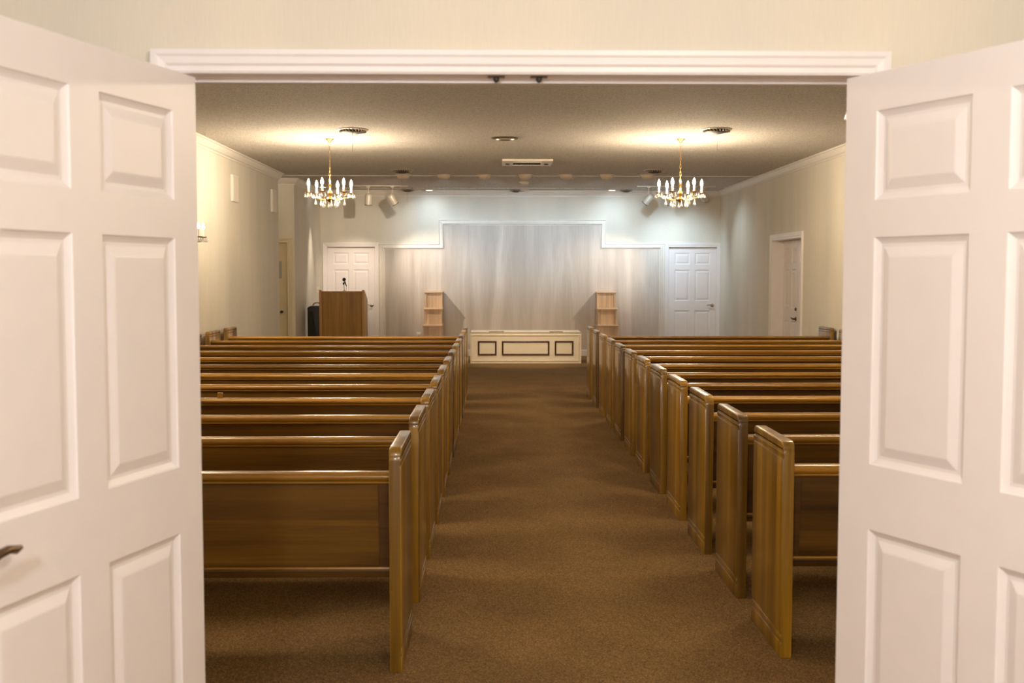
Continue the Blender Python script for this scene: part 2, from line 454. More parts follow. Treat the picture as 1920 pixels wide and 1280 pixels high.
# ------------------------------------------------------------------ six-panel doors
def panel_face(bm, w, h, cols, rows, y, s, deep=.011):
    """moulded face in the plane y, normal s*y"""
    us = sorted({0, w} | {c for p in cols for c in p}); zs = sorted({0, h} | {c for p in rows for c in p})
    def V(u, z, d): return bm.verts.new((u, y - s * d, z))
    for a, b_ in zip(us, us[1:]):
        for c, d in zip(zs, zs[1:]):
            is_p = any(abs(p[0] - a) < 1e-6 and abs(p[1] - b_) < 1e-6 for p in cols) and any(abs(p[0] - c) < 1e-6 and abs(p[1] - d) < 1e-6 for p in rows)
            if not is_p:
                bm.faces.new([V(a, c, 0), V(b_, c, 0), V(b_, d, 0), V(a, d, 0)]); continue
            rings = []
            for ins, dep in ((0, 0), (.003, .004), (.010, deep * .75), (.016, deep), (.024, deep), (.046, deep * .30), (.050, deep * .22)):
                rings.append([V(a + ins, c + ins, dep), V(b_ - ins, c + ins, dep), V(b_ - ins, d - ins, dep), V(a + ins, d - ins, dep)])
            for r1, r2 in zip(rings, rings[1:]):
                for k in range(4): bm.faces.new([r1[k], r1[(k + 1) % 4], r2[(k + 1) % 4], r2[k]])
            bm.faces.new(rings[-1])

def door_mesh(w, h, th, cols, rows, s):
    """slab from y=0 (moulded face, normal s*y) to y=-s*th, hinge edge at x=0"""
    bm = B(); panel_face(bm, w, h, cols, rows, 0.0, s); panel_face(bm, w, h, cols, rows, -s * th, -s)
    def q(*p): bm.faces.new([bm.verts.new(v) for v in p])
    t = -s * th
    q((0, 0, 0), (0, t, 0), (0, t, h), (0, 0, h)); q((w, 0, 0), (w, 0, h), (w, t, h), (w, t, 0))
    q((0, 0, h), (0, t, h), (w, t, h), (w, 0, h)); q((0, 0, 0), (w, 0, 0), (w, t, 0), (0, t, 0))
    bmesh.ops.remove_doubles(bm, verts=bm.verts, dist=1e-5)
    bmesh.ops.recalc_face_normals(bm, faces=bm.faces)
    return bm

def lever(parent, x, z, y, s, d, mat, name='door_handle', L=.115):
    """lever handle on the face y (normal s*y), pointing along d*x"""
    bm = B(); R = Matrix.Rotation(-s * PI / 2, 4, 'X')
    lathe(bm, [(0, 0), (.033, 0), (.033, .005), (.026, .011), (.012, .013), (.011, .045), (.013, .052), (0, .055)], (x, y, z), 20, R)
    yy = y + s * .046
    pts = [(x, yy, z), (x + d * .018, yy + s * .004, z + .002), (x + d * .045, yy + s * .006, z + .012), (x + d * .072, yy + s * .004, z + .014), (x + d * .095, yy, z + .008), (x + d * L, yy - s * .004, z + .008)]
    tube(bm, pts, [.010, .010, .009, .0085, .009, .005], 10)
    return obj(name, bm, mat, parent, True)

COLS = [(.105, .395), (.497, .787)]
ROWS = [(.245 - .012, .900 - .012), (1.066 - .012, 1.634 - .012), (1.727 - .012, 1.945 - .012)]
LW, LH, LT = .90, 2.030, .045
d = struct('door_1', door_mesh(LW, LH, LT, COLS, ROWS, 1), WHITE, loc=(-.763, 2.82, .012), rotz=math.radians(-105.7), label='white six-panel door leaf standing open at the left of the doorway')
lever(d, .846, 1.0, 0, 1, -1, BRONZE)
lever(d, .846, 1.0, -LT, -1, -1, BRONZE)
def hinges(parent, s):
    for z in (.22, 1.02, 1.82):
        bm = B(); lathe(bm, [(0, 0), (.006, .001), (.006, .089), (0, .09)], (-.004, -s * LT, z), 10)
        obj('hinge', bm, BRONZE, parent, True)
hinges(d, 1)
d = struct('door_2', door_mesh(LW, LH, LT, COLS, [(a + .002, b_ + .003) for a, b_ in ROWS], -1), WHITE, loc=(.892, 2.82, .014), rotz=math.radians(-64.6), label='white six-panel door leaf standing open at the right of the doorway')
hinges(d, -1)

# end-wall doors
DR6 = [(.235, .84), (1.02, 1.60), (1.70, 1.915)]
def end_door(name, x0, x1, hinge_left, label):
    w = x1 - x0 - .008; s0 = .115
    cols = [(s0, s0 + .285), (w - s0 - .285, w - s0)]
    dd = struct(name, door_mesh(w, 2.012, .042, cols, DR6, -1), WHITE, loc=(x0 + .004, YB + .045, .008), label=label)
    x = w - .066 if hinge_left else .066
    lever(dd, x, .935, 0, -1, -1 if hinge_left else 1, NICKEL)
    return dd
dd = end_door('door_3', LD[0], LD[1], True, 'white six-panel door in the end wall behind the wooden lectern')
end_door('door_4', RDB[0], RDB[1], True, 'white six-panel door in the end wall at the right corner, lever handle on its right')
for (a, b_) in (LD, RDB):
    bm = casing(a, b_, 2.03, YB, -1, 1.25)
    box(bm, a - .001, a + .002, YB, YB + .1, 0, 2.03); box(bm, b_ - .002, b_ + .001, YB, YB + .1, 0, 2.03); box(bm, a, b_, YB, YB + .1, 2.026, 2.031)
    trim(bm, TRIM_W)

# passage door
w = PD[1] - PD[0] - .008
dd = struct('door_5', box(B(), 0, w, 0, .042, 0, 2.02, .002), plain('cream_door_paint', (.74, .64, .42), .5, var=.02), loc=(PD[0] + .004, 17.965, .006), label='plain cream door of the side passage left of the chancel')
obj('door_knob', lathe(B(), [(0, 0), (.020, .0), (.020, .004), (.010, .008), (.010, .03), (.022, .036), (.024, .046), (.016, .056), (0, .058)], (w - .10, 0, .905), 16, Matrix.Rotation(PI / 2, 4, 'X')), BLACK, dd, True)
bm = casing(PD[0], PD[1], 2.035, 17.9, -1, 1.5)
box(bm, PD[0] - .002, PD[0] + .003, 17.9, 18.0, 0, 2.035); box(bm, PD[1] - .003, PD[1] + .002, 17.9, 18.0, 0, 2.035); box(bm, PD[0], PD[1], 17.9, 18.0, 2.03, 2.037)
trim(bm, plain('cream_casing_paint', (.76, .68, .50), .45, var=.02))
tag(obj('door_notice', box(B(), PD[1] - .150, PD[1] - .100, 17.957, 17.965, 1.455, 1.735, .001), plain('grey_notice', (.42, .42, .40), .4, var=.05)), 'narrow grey plate on the cream passage door', 'sign')

# right-wall double exit door (recessed), built in the plane x = const
XD = 4.335
for i, (y0, y1, hl) in enumerate(((RD0 + .005, 15.785, True), (15.79, RD1 - .004, False))):
    w = y1 - y0
    cols = [(.085, .085 + .245), (w - .33, w - .085)]
    dd = struct('door_%d' % (6 + i), door_mesh(w, 2.02, .042, cols, DR6, 1), WHITE, loc=(XD, y0, .006), rotz=PI / 2,
                label=('near' if i == 0 else 'far') + ' leaf of the white double door recessed in the right wall')
    x = w - .06 if i == 0 else .06
    if i == 1:
        lever(dd, x, .88, 0, 1, 1, BRONZE)
        obj('deadbolt', lathe(B(), [(0, 0), (.026, 0), (.026, .010), (.018, .018), (0, .020)], (x, 0, 1.02), 16, Matrix.Rotation(-PI / 2, 4, 'X')), BRONZE, dd, True)
bm = B(); prw = [(o * 1.5, h) for o, h in CAS]
t = B(); sweep(t, [(-RD1, 0), (-RD1, RDZ), (-RD0, RDZ), (-RD0, 0)], prw, ('xz', 0, -1))
bmesh.ops.transform(t, matrix=Matrix.Translation((XR, 0, 0)) @ Matrix.Rotation(-PI / 2, 4, 'Z'), verts=t.verts); tmp_merge(bm, t)
box(bm, XR, XR + .22, RD1 - .002, RD1 + .002, 0, RDZ); box(bm, XR, XR + .22, RD0 - .002, RD0 + .002, 0, RDZ); box(bm, XR, XR + .22, RD0, RD1, RDZ - .003, RDZ + .002)
trim(bm, TRIM_W)
struct('wall_exit_backing', box(B(), XR + .20, XR + .24, RD0 - .1, RD1 + .1, 0, 2.2), WHITE)

# ------------------------------------------------------------------ end-wall panelling
PATH = [(-2.189, .0), (-2.189, 2.088), (-1.088, 2.088), (-1.088, 2.537), (2.027, 2.537), (2.027, 2.10), (3.135, 2.10), (3.135, .0)]
def inset(path, o):
    P = [Vector(p) for p in path]; out = []
    for i in range(len(P)):
        ns = []
        if i > 0: d_ = (P[i] - P[i - 1]).normalized(); ns.append(Vector((d_.y, -d_.x)))
        if i < len(P) - 1: d_ = (P[i + 1] - P[i]).normalized(); ns.append(Vector((d_.y, -d_.x)))
        m = ns[0] if len(ns) == 1 else (ns[0] + ns[1]) / (1 + ns[0].dot(ns[1]))
        out.append(tuple(P[i] + m * o))
    return out
trim(prism(B(), inset(PATH, .03), 'y', YB - .010, YB), WASH)
MP = [(0, 0), (0, .030), (-.004, .036), (-.012, .036), (-.016, .022), (-.050, .026), (-.058, .038), (-.078, .040), (-.086, .034), (-.090, .012), (-.104, .012), (-.108, 0)]
MOULD = plain('whitewashed_moulding_paint', (.74, .69, .63), .45, var=.04)
trim(sweep(B(), PATH, MP, ('xz', YB - .001, -1)), MOULD)

# ------------------------------------------------------------------ pews
def rounded_end(y0, y1, z0, z1, r, n=6):
    pts = [(y0, z0), (y1, z0)]
    for k in range(n + 1):
        a = PI / 2 * k / n; pts.append((y1 - r + r * math.cos(a), z1 - r + r * math.sin(a)))
    for k in range(n + 1):
        a = PI / 2 + PI / 2 * k / n; pts.append((y0 + r + r * math.cos(a), z1 - r + r * math.sin(a)))
    return pts

END_T, END_D, END_Z = .048, .50, .880
def end_panel(x0, x1, out):
    bm = B(); e = .0035
    prism(bm, rounded_end(-.0008, END_D + .0008, .001, END_Z - e, .05), 'x', x0 + (e if out < 0 else .0006), x1 - (e if out > 0 else .0006), .004, 2)
    for z0, z1 in ((0, .064), (.074, .095), (.105, .810), (.820, .836)):
        box(bm, x0, x1, 0, END_D, z0, z1, .003, 2)
    prism(bm, rounded_end(0, END_D, .846, END_Z, .033), 'x', x0, x1, .006, 3)
    return bm

def make_pew(L, label, group):
    """local x from 0 to L, local y=0 is the face nearest the doorway (the back of the pew)"""
    p = thing('pew', label, 'pew', (0, 0, 0), 0, group)
    obj('end_panel', end_panel(0, END_T, -1), OAK_END, p, True)
    obj('end_panel', end_panel(L - END_T, L, 1), OAK_END, p, True)
    a, b_ = END_T - .004, L - END_T + .004
    # back: framed panel leaning slightly
    bm = B(); sl = .10
    def yz(z): return .072 + (.73 - z) * sl
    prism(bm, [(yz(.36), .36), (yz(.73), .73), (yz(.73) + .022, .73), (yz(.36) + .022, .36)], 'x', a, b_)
    bk = obj('backrest', bm, OAK_BACK_SHADED, p)
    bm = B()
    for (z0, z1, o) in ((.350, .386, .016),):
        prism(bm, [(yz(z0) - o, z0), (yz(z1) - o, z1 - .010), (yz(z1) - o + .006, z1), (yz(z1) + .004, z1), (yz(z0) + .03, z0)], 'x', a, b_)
    obj('bottom_rail', bm, OAK_BACK_SHADED, p)
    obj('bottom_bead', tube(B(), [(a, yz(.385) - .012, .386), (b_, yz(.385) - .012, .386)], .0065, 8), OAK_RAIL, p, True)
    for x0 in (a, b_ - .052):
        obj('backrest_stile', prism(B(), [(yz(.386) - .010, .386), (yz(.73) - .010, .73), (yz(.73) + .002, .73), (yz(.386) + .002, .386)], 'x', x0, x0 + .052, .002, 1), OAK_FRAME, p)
    # cap rail: rounded nose and a bead below
    prof = [(.110, .728), (.062, .728), (.056, .733), (.056, .738), (.062, .742)]
    for k in range(9):
        t = math.radians(-80 + 170 * k / 8)
        prof.append((.066 - .026 * math.cos(t) + .004, .757 + .019 * math.sin(t)))
    prof += [(.085, .777), (.112, .772), (.118, .760)]
    obj('top_rail', prism(B(), prof, 'x', a, b_), OAK_RAIL, p, True)
    # seat with rounded front edge, front apron and a centre support
    bm = B()
    prism(bm, [(.115, .405), (.49, .425), (.505, .438), (.50, .452), (.47, .458), (.12, .432)], 'x', a, b_)
    obj('seat', bm, OAK_RAIL, p, True)
    obj('seat_apron', box(B(), a, b_, .43, .452, .345, .421, .003), OAK_BACK_SHADED, p)
    obj('centre_support', prism(B(), [(.125, 0), (.40, 0), (.43, .40), (.125, .40)], 'x', L / 2 - .019, L / 2 + .019, .003), OAK_FRAME, p)
    return p

ORD = ['first', 'second', 'third', 'fourth', 'fifth', 'sixth', 'seventh', 'eighth', 'ninth', 'tenth', 'eleventh', 'twelfth']
DY = .8222
YL0, YR0 = 4.2313, 4.3132
XLA, XRA = -.3633, 1.14
LLEN, RLEN = (XLA + 3.305), (4.130 - XRA)
def pew_label(side, n):
    if n == 0: return 'nearest oak pew %s of the aisle, right inside the doorway' % side
    if n == 11: return 'front oak pew %s of the aisle, farthest from the doorway' % side
    return '%s oak pew from the doorway on the %s side of the aisle' % (ORD[n], side)
GL, GR = 'oak pews left of the aisle', 'oak pews right of the aisle'
DXL = [-.004, 0, .0, 0, .0, .0, 0, 0, 0, 0, 0, 0]
DYL = [-.055, .03, 0, 0, 0, 0, 0, 0, 0, 0, 0, 0]
pl = make_pew(LLEN, pew_label('left', 0), GL); pr_ = make_pew(RLEN, pew_label('right', 0), GR)
pl.location = (XLA - LLEN + DXL[0], YL0 + DYL[0], 0); pr_.location = (XRA, YR0 + .01, 0)
pews_l, pews_r = [pl], [pr_]
for n in range(1, 12):
    pews_l.append(dup(pl, (XLA - LLEN + DXL[n], YL0 + DYL[n] + n * DY, 0), pew_label('left', n)))
    pews_r.append(dup(pr_, (XRA, YR0 + n * DY, 0), pew_label('right', n)))
# a short post standing up over the back of the fourth left pew
pp = pews_l[3]
obj('rail_post', box(B(), -1.742 - pp.location.x, -1.708 - pp.location.x, .118, .140, .45, .803, .003), OAK_RAIL, pp)
pp['label'] = 'fourth oak pew from the doorway on the left, with a post behind its rail'

# ------------------------------------------------------------------ chancel furniture
# cream bier front with three dark rectangles
cx0, cx1, cyf = -.455, 1.445, 18.75
t = thing('bier', 'low cream bier with three dark framed rectangles at the head of the aisle', 'bier', ((cx0 + cx1) / 2, cyf, 0))
hw = (cx1 - cx0) / 2
obj('body', box(B(), -hw + .02, hw - .02, .02, .70, .0, .515, .004), CREAM, t)
bm = B(); box(bm, -hw, hw, 0, .022, 0, .530)
obj('front_board', bm, CREAM, t)
bm = B(); sweep(bm, [(-hw + .015, .04), (-hw + .015, .492), (hw - .035, .492), (hw - .035, .04), (-hw + .015, .04)], [(0, 0), (0, .008), (-.010, .012), (-.016, .004), (-.016, 0)], ('xz', 0, -1))
obj('edge_moulding', bm, CREAM, t)
obj('top_board', box(B(), -hw, hw, .0, .72, .515, .535, .004), CREAM, t)
for x0, x1 in ((-.327, -.007), (.084, .898), (.989, 1.310)):
    x0 -= t.location.x; x1 -= t.location.x
    bm = B(); sweep(bm, [(x0, .138), (x0, .386), (x1, .386), (x1, .138), (x0, .138)], [(0, 0), (0, .010), (-.008, .015), (-.024, .012), (-.028, 0)], ('xz', 0, -1))
    obj('dark_frame', bm, DARKTRIM, t)
for x0, x1 in ((-.14, .12), (.90, 1.13)):
    obj('roller', box(B(), x0 - t.location.x, x1 - t.location.x, .05, .09, .535, .545, .003), BRONZE, t)

# stepped flower stands
def stepped_stand(x0, x1, label):
    t = thing('stepped_stand', label, 'flower stand', ((x0 + x1) / 2, 20.0, 0), 0, 'stepped wooden stands against the panelling')
    h = (x1 - x0) / 2; ys = [.46, .22, -.02, -.26]      # back, then each step front, local y
    for k, (zt, yf) in enumerate(((1.205, .225), (.905, -.01), (.605, -.245), (.305, -.48))):
        zb = zt - .30; yb = .475
        bm = B(); e = .012
        box(bm, -h + e, h - e, yf + .028, yb, max(zb, 0), zt - .022, .002)
        for sx in (-1, 1): box(bm, sx * (h - e) - (.030 if sx > 0 else 0), sx * (h - e) + (.030 if sx < 0 else 0), yf + .014, yf + .032, max(zb, 0), zt - .022, .002)
        obj('step_box', bm, PALE, t)
        obj('step_top', box(B(), -h, h, yf, yb, zt - .026, zt, .004), PALE_TOP, t)
    return t
stepped_stand(-1.340, -.992, 'pale wooden stepped stand against the panelling on the left, near the lectern')
stepped_stand(1.832, 2.205, 'pale wooden stepped stand against the panelling on the right of the bier')

# lectern
lx0, lx1, ly = -2.960, -2.205, 18.30
t = thing('lectern', 'oak lectern standing before the left door of the end wall', 'lectern', ((lx0 + lx1) / 2, ly, 0))
h = (lx1 - lx0) / 2
for sx in (-1, 1):
    xa = -h if sx < 0 else h - .042
    bm = B(); prism(bm, [(0, 0), (.44, 0), (.44, 1.10), (.38, 1.12), (.02, 1.262), (0, 1.262)], 'x', xa, xa + .042, .004)
    obj('side_panel', bm, OAK_LECT_EDGE, t)
bm = B(); box(bm, -h + .042, 0, .020, .042, .0, 1.232, .002); box(bm, 0, h - .042, .020, .042, .0, 1.232, .002)
obj('front_panel', bm, OAK_LECT, t)
obj('top_moulding', box(B(), -h + .042, h - .042, .004, .046, 1.222, 1.242, .004), OAK_LECT_EDGE, t)
bm = B(); prism(bm, [(.046, 1.215), (.43, 1.075), (.43, 1.095), (.046, 1.235)], 'x', -h + .042, h - .042)
obj('reading_desk', bm, OAK_LECT_EDGE, t)
obj('shelf', box(B(), -h + .042, h - .042, (.05), .43, .62, .64), OAK_LECT, t)
# microphone
mx, my = -2.545, 18.345
t = thing('microphone', 'black microphone on a short stand on top of the lectern', 'microphone', (mx, my, 1.242))
obj('base', lathe(B(), [(0, .0015), (.030, .0015), (.030, .006), (.014, .010), (.008, .018), (0, .018)], seg=16), NICKEL, t, True)
obj('stem', tube(B(), [(0, 0, .01), (-.003, 0, .06), (-.004, 0, .115)], .006, 8), NICKEL, t, True)
obj('clip', tube(B(), [(-.006, 0, .105), (-.012, -.004, .125), (-.006, -.006, .145)], [.009, .016, .013], 10), BLACK, t, True)
bm = B(); tube(bm, [(.034, .020, .085), (.020, .008, .125), (.008, -.004, .160)], [.008, .011, .014], 10)
obj('mic_handle', bm, BLACK, t, True)
obj('mic_head', lathe(B(), [(0, -.03), (.020, -.024), (.028, -.008), (.030, .006), (.025, .022), (.013, .031), (0, .033)], (-.002, -.012, .192), 16, Matrix.Rotation(.5, 4, 'Y')), BLACK, t, True)
obj('cable', tube(B(), [(.034, .02, .085), (.034, .02, .05), (.028, .012, .015), (.028, .004, .002)], .003, 6), NICKEL, t, True)

# black speaker case left of the lectern
t = thing('portable_speaker', 'tall black speaker case with a cable loop, left of the lectern', 'speaker', (-3.09, 18.72, 0))
bm = B(); prism(bm, [(-.115, 0), (.12, 0), (.12, .985), (-.07, .985), (-.115, .96)], 'y', -.14, .16, .012, 2)
obj('cabinet', bm, BLACK, t, True)
bm = B(); prism(bm, [(-.105, .03), (.07, .03), (.03, .5), (-.02, .90), (-.105, .90)], 'y', -.158, -.142, .004, 1)
obj('grille', bm, plain('black_green_cloth', (.022, .024, .018), .8, var=.2), t)
obj('cable_loop', tube(B(), [(.03 + .07 * math.cos(a), -.02, .985 + .055 * math.sin(a)) for a in [PI * k / 10 for k in range(11)]] , .010, 8), NICKEL, t, True)

# outlet and switch
t = thing('wall_outlet', 'small white outlet low on the panelling beside the left stepped stand', 'outlet', (-1.463, YB - .010, .40))
obj('plate', box(B(), -.042, .042, -.012, 0, -.045, .045, .004), PLAST, t)
obj('plug', box(B(), -.025, .025, -.045, -.012, -.02, .025, .005), PLAST, t)
t = thing('light_switch', 'ivory light switch plate on the side wall near the lectern', 'light switch', (XS, 20.12, 1.235))
obj('plate', box(B(), 0, .008, -.16, .16, -.058, .058, .003), PLAST, t)
for y in (-.09, 0, .09): obj('toggle', box(B(), .008, .020, y - .006, y + .006, -.014, .014, .002), PLAST, t)

# wall speakers on the left wall
for (y0, y1, lab) in ((13.94, 14.25, 'flat white speaker high on the left wall, the nearer of two'), (16.385, 16.69, 'flat white speaker high on the left wall, at the far end')):
    t = thing('wall_speaker', lab, 'wall speaker', (XL, (y0 + y1) / 2, 2.615), group='white speakers on the left wall'); hy = (y1 - y0) / 2
    obj('cabinet', box(B(), 0, .030, -hy, hy, -.168, .168, .005), TRIM_W, t)
    obj('grille', box(B(), .030, .034, -hy + .012, hy - .012, -.156, .156, .002), PLAST, t)

# ------------------------------------------------------------------ ceiling fittings
def round_vent(x, y, r, label, cord=True):
    t = thing('ceiling_vent', label, 'ceiling vent', (x, y, C), 0, 'round ceiling vents')
    obj('rim', lathe(B(), [(r, 0), (r * 1.0, -.006), (r * .88, -.014), (r * .80, -.010), (r * .80, 0)], seg=40), VENTM, t, True)
    bm = B(); lathe(bm, [(r * .84, -.004), (r * .80, -.018), (r * .62, -.036), (r * .3, -.050), (0, -.053)], seg=40)
    obj('core', bm, DKGREY, t, True)
    bm = B()
    for k in range(24):
        a = 2 * PI * k / 24
        prism(bm, [(r * .60, -.034), (r * .82, -.012), (r * .88, -.012), (r * .66, -.043)], 'y', -.002, .002) if False else box(bm, r * .66, r * .86, -.0025, .0025, -.034, -.012, mat=Matrix.Rotation(a, 4, 'Z') @ Matrix.Rotation(.5, 4, 'X'))
    obj('vanes', bm, VENTM, t)
    if cord: obj('pull_cord', tube(B(), [(0, -r * .3, -.028), (.001, -r * .3, -.13), (0, -r * .3, -.235)], .0022, 6), NICKEL, t)
    return t
round_vent(-1.535, 11.82, .165, 'round ceiling vent with a pull cord beside the left chandelier')
round_vent(2.325, 11.71, .165, 'round ceiling vent with a pull cord beside the right chandelier')
round_vent(-1.405, 16.42, .165, 'round ceiling vent with a cord by the left end of the recessed light row')
round_vent(2.338, 16.33, .165, 'round ceiling vent with a cord by the right end of the recessed light row')
round_vent(-1.63, 20.16, .14, 'small dark round vent at the end wall, near the left track spotlights')
round_vent(.34, 20.2, .12, 'small dark round vent at the end wall, above the middle of the panelling', False)
round_vent(2.36, 20.16, .13, 'small dark round vent at the end wall, beside the right downlight', False)

t = thing('ceiling_speaker', 'round metal ceiling grille in the middle of the ceiling', 'ceiling speaker', (.091, 12.495, C))
obj('ring', lathe(B(), [(.16, 0), (.16, -.006), (.145, -.018), (.125, -.020), (.118, -.008), (.118, 0)], seg=40), NICKEL, t, True)
obj('grille', lathe(B(), [(.119, -.005), (.08, -.010), (0, -.012)], seg=40), VENTM, t, True)

t = thing('air_return', 'rectangular grilled air unit in the ceiling before the recessed lights', 'air vent', (.41, 15.14, C))
bm = B()
for q in ((-.34, .34, -.35, -.27), (-.34, .34, .27, .35), (-.34, -.19, -.27, .27), (.19, .34, -.27, .27)): box(bm, q[0], q[1], q[2], q[3], -.028, 0, .003)
obj('frame', bm, PLAST, t)
obj('slot', box(B(), -.19, .19, -.27, -.12, -.012, -.001), BLACK, t)
bm = B(); box(bm, -.19, .19, -.12, .27, -.008, -.001)
for k in range(16): box(bm, -.185 + k * .0245, -.178 + k * .0245, -.12, .27, -.022, -.006)
obj('grille', bm, DKGREY, t)
obj('crossbar', box(B(), -.19, .19, -.13, -.10, -.026, -.006), PLAST, t)
for x in (-.265, .265): obj('sensor', lathe(B(), [(.030, 0), (.030, -.010), (.020, -.014), (0, -.014)], (x, .05, -.026), 14), BLACK, t, True)

EYE_W = plain('cream_eyeball_metal', (.66, .57, .46), .45, .05, var=.03)
eye = None
POS = ['leftmost', 'second from the left', 'third from the left', 'middle', 'third from the right', 'second from the right', 'rightmost']
for k in range(7):
    loc = (-1.459 + .6327 * k, 17.21 - .013 * k, C)
    lab = 'cream eyeball downlight, %s in the row of seven' % POS[k] if k != 3 else 'cream eyeball downlight in the middle of the row, before the smoke detector'
    if eye is None:
        eye = thing('eyeball_downlight', lab, 'recessed light', loc, 0, 'row of eyeball downlights')
        obj('trim_ring', lathe(B(), [(.125, 0), (.125, -.005), (.112, -.008), (.104, -.004), (.104, 0)], seg=32), EYE_W, eye, True)
        obj('eyeball', lathe(B(), [(.104, -.001), (.100, -.022), (.088, -.045), (.066, -.062), (.038, -.070), (0, -.073)], seg=32), EYE_W, eye, True)
    else: dup(eye, loc, lab)

t = thing('smoke_detector', 'small round smoke detector behind the middle eyeball light', 'smoke detector', (.458, 18.53, C))
obj('base', lathe(B(), [(.085, 0), (.085, -.012), (.070, -.016), (0, -.016)], seg=28), PLAST, t, True)
obj('cover', lathe(B(), [(.066, -.014), (.062, -.030), (.045, -.040), (0, -.042)], seg=28), PLAST, t, True)

for k, (x, y, lit, lab) in enumerate(((-1.23, 20.08, True, 'lit downlight close to the end wall on the left, by the track spotlights'), (.497, 20.1, False, 'unlit downlight close to the end wall above the middle of the panelling'), (2.083, 20.0, True, 'downlight close to the end wall on the right'), (-3.05, 19.40, True, 'lit downlight in the corner by the side wall, above the lectern'))):
    t = thing('downlight', lab, 'recessed light', (x, y, C), 0, 'downlights along the end wall')
    obj('housing', lathe(B(), [(.085, 0), (.085, -.010), (.062, -.030), (.060, -.030), (.060, -.010), (0, -.010)], seg=24), EYE_W, t, True)
    obj('lens', lathe(B(), [(0, -.024), (.040, -.022), (.058, -.014), (.058, -.011)], seg=24), DOWNM if lit else EYE_W, t, True)

# track lights
def track(x0, x1, y, label):
    t = thing('lighting_track', label, 'lighting track', ((x0 + x1) / 2, y, C))
    obj('channel', box(B(), -(x1 - x0) / 2, (x1 - x0) / 2, -.017, .017, -.020, 0, .002), LAMPW, t)
    obj('end_cap', box(B(), (x1 - x0) / 2, (x1 - x0) / 2 + .03, -.019, .019, -.022, 0, .003), LAMPW, t)
    return t
track(-2.50, -1.58, 19.30, 'cream ceiling track carrying the two left spotlights')
track(2.45, 3.80, 19.30, 'cream ceiling track carrying the three right spotlights')
def spot_head(x, y, target, zc, label, L=.205, r=.062):
    t = thing('track_spotlight', label, 'spotlight', (x, y, C - .02), 0, 'cylinder spotlights on the ceiling tracks')
    obj('adapter', box(B(), -.03, .03, -.016, .016, -.018, .0, .002), LAMPW, t)
    z = zc - (C - .02); d_ = (Vector(target) - Vector((x, y, zc))).normalized()
    obj('yoke', tube(B(), [(0, 0, -.01), (0, 0, z + .05), Vector((0, 0, z)) - d_ * .03], .008, 8), LAMPW, t, True)
    R = d_.to_track_quat('Z', 'Y').to_matrix().to_4x4()
    obj('can', lathe(B(), [(0, -L * .5), (r * .45, -L * .49), (r * .8, -L * .43), (r, -L * .30), (r, L * .5), (r * .93, L * .5), (r * .93, L * .32), (0, L * .30)], (0, 0, z), 28, R), LAMPW, t, True)
    obj('baffle_ring', lathe(B(), [(r * 1.01, L * .46), (r * 1.02, L * .51), (r * .90, L * .51), (r * .90, L * .40)], (0, 0, z), 28, R), BLACK, t, True)
    return t
spot_head(-2.245, 19.30, (-2.35, 19.55, 1.2), 2.83, 'cream track spotlight on the left pointing straight down')
spot_head(-1.825, 19.30, (-1.35, 19.55, 2.0), 2.83, 'cream track spotlight on the left tilted toward the middle')
spot_head(2.655, 19.30, (2.25, 19.50, 2.35), 2.84, 'cream track spotlight on the right tilted toward the middle')
spot_head(3.02, 19.30, (3.0, 20.3, 2.2), 2.83, 'cream track spotlight partly hidden behind the right chandelier')
spot_head(3.62, 19.30, (4.1, 20.1, 2.5), 2.88, 'cream track spotlight on the right turned toward the corner')

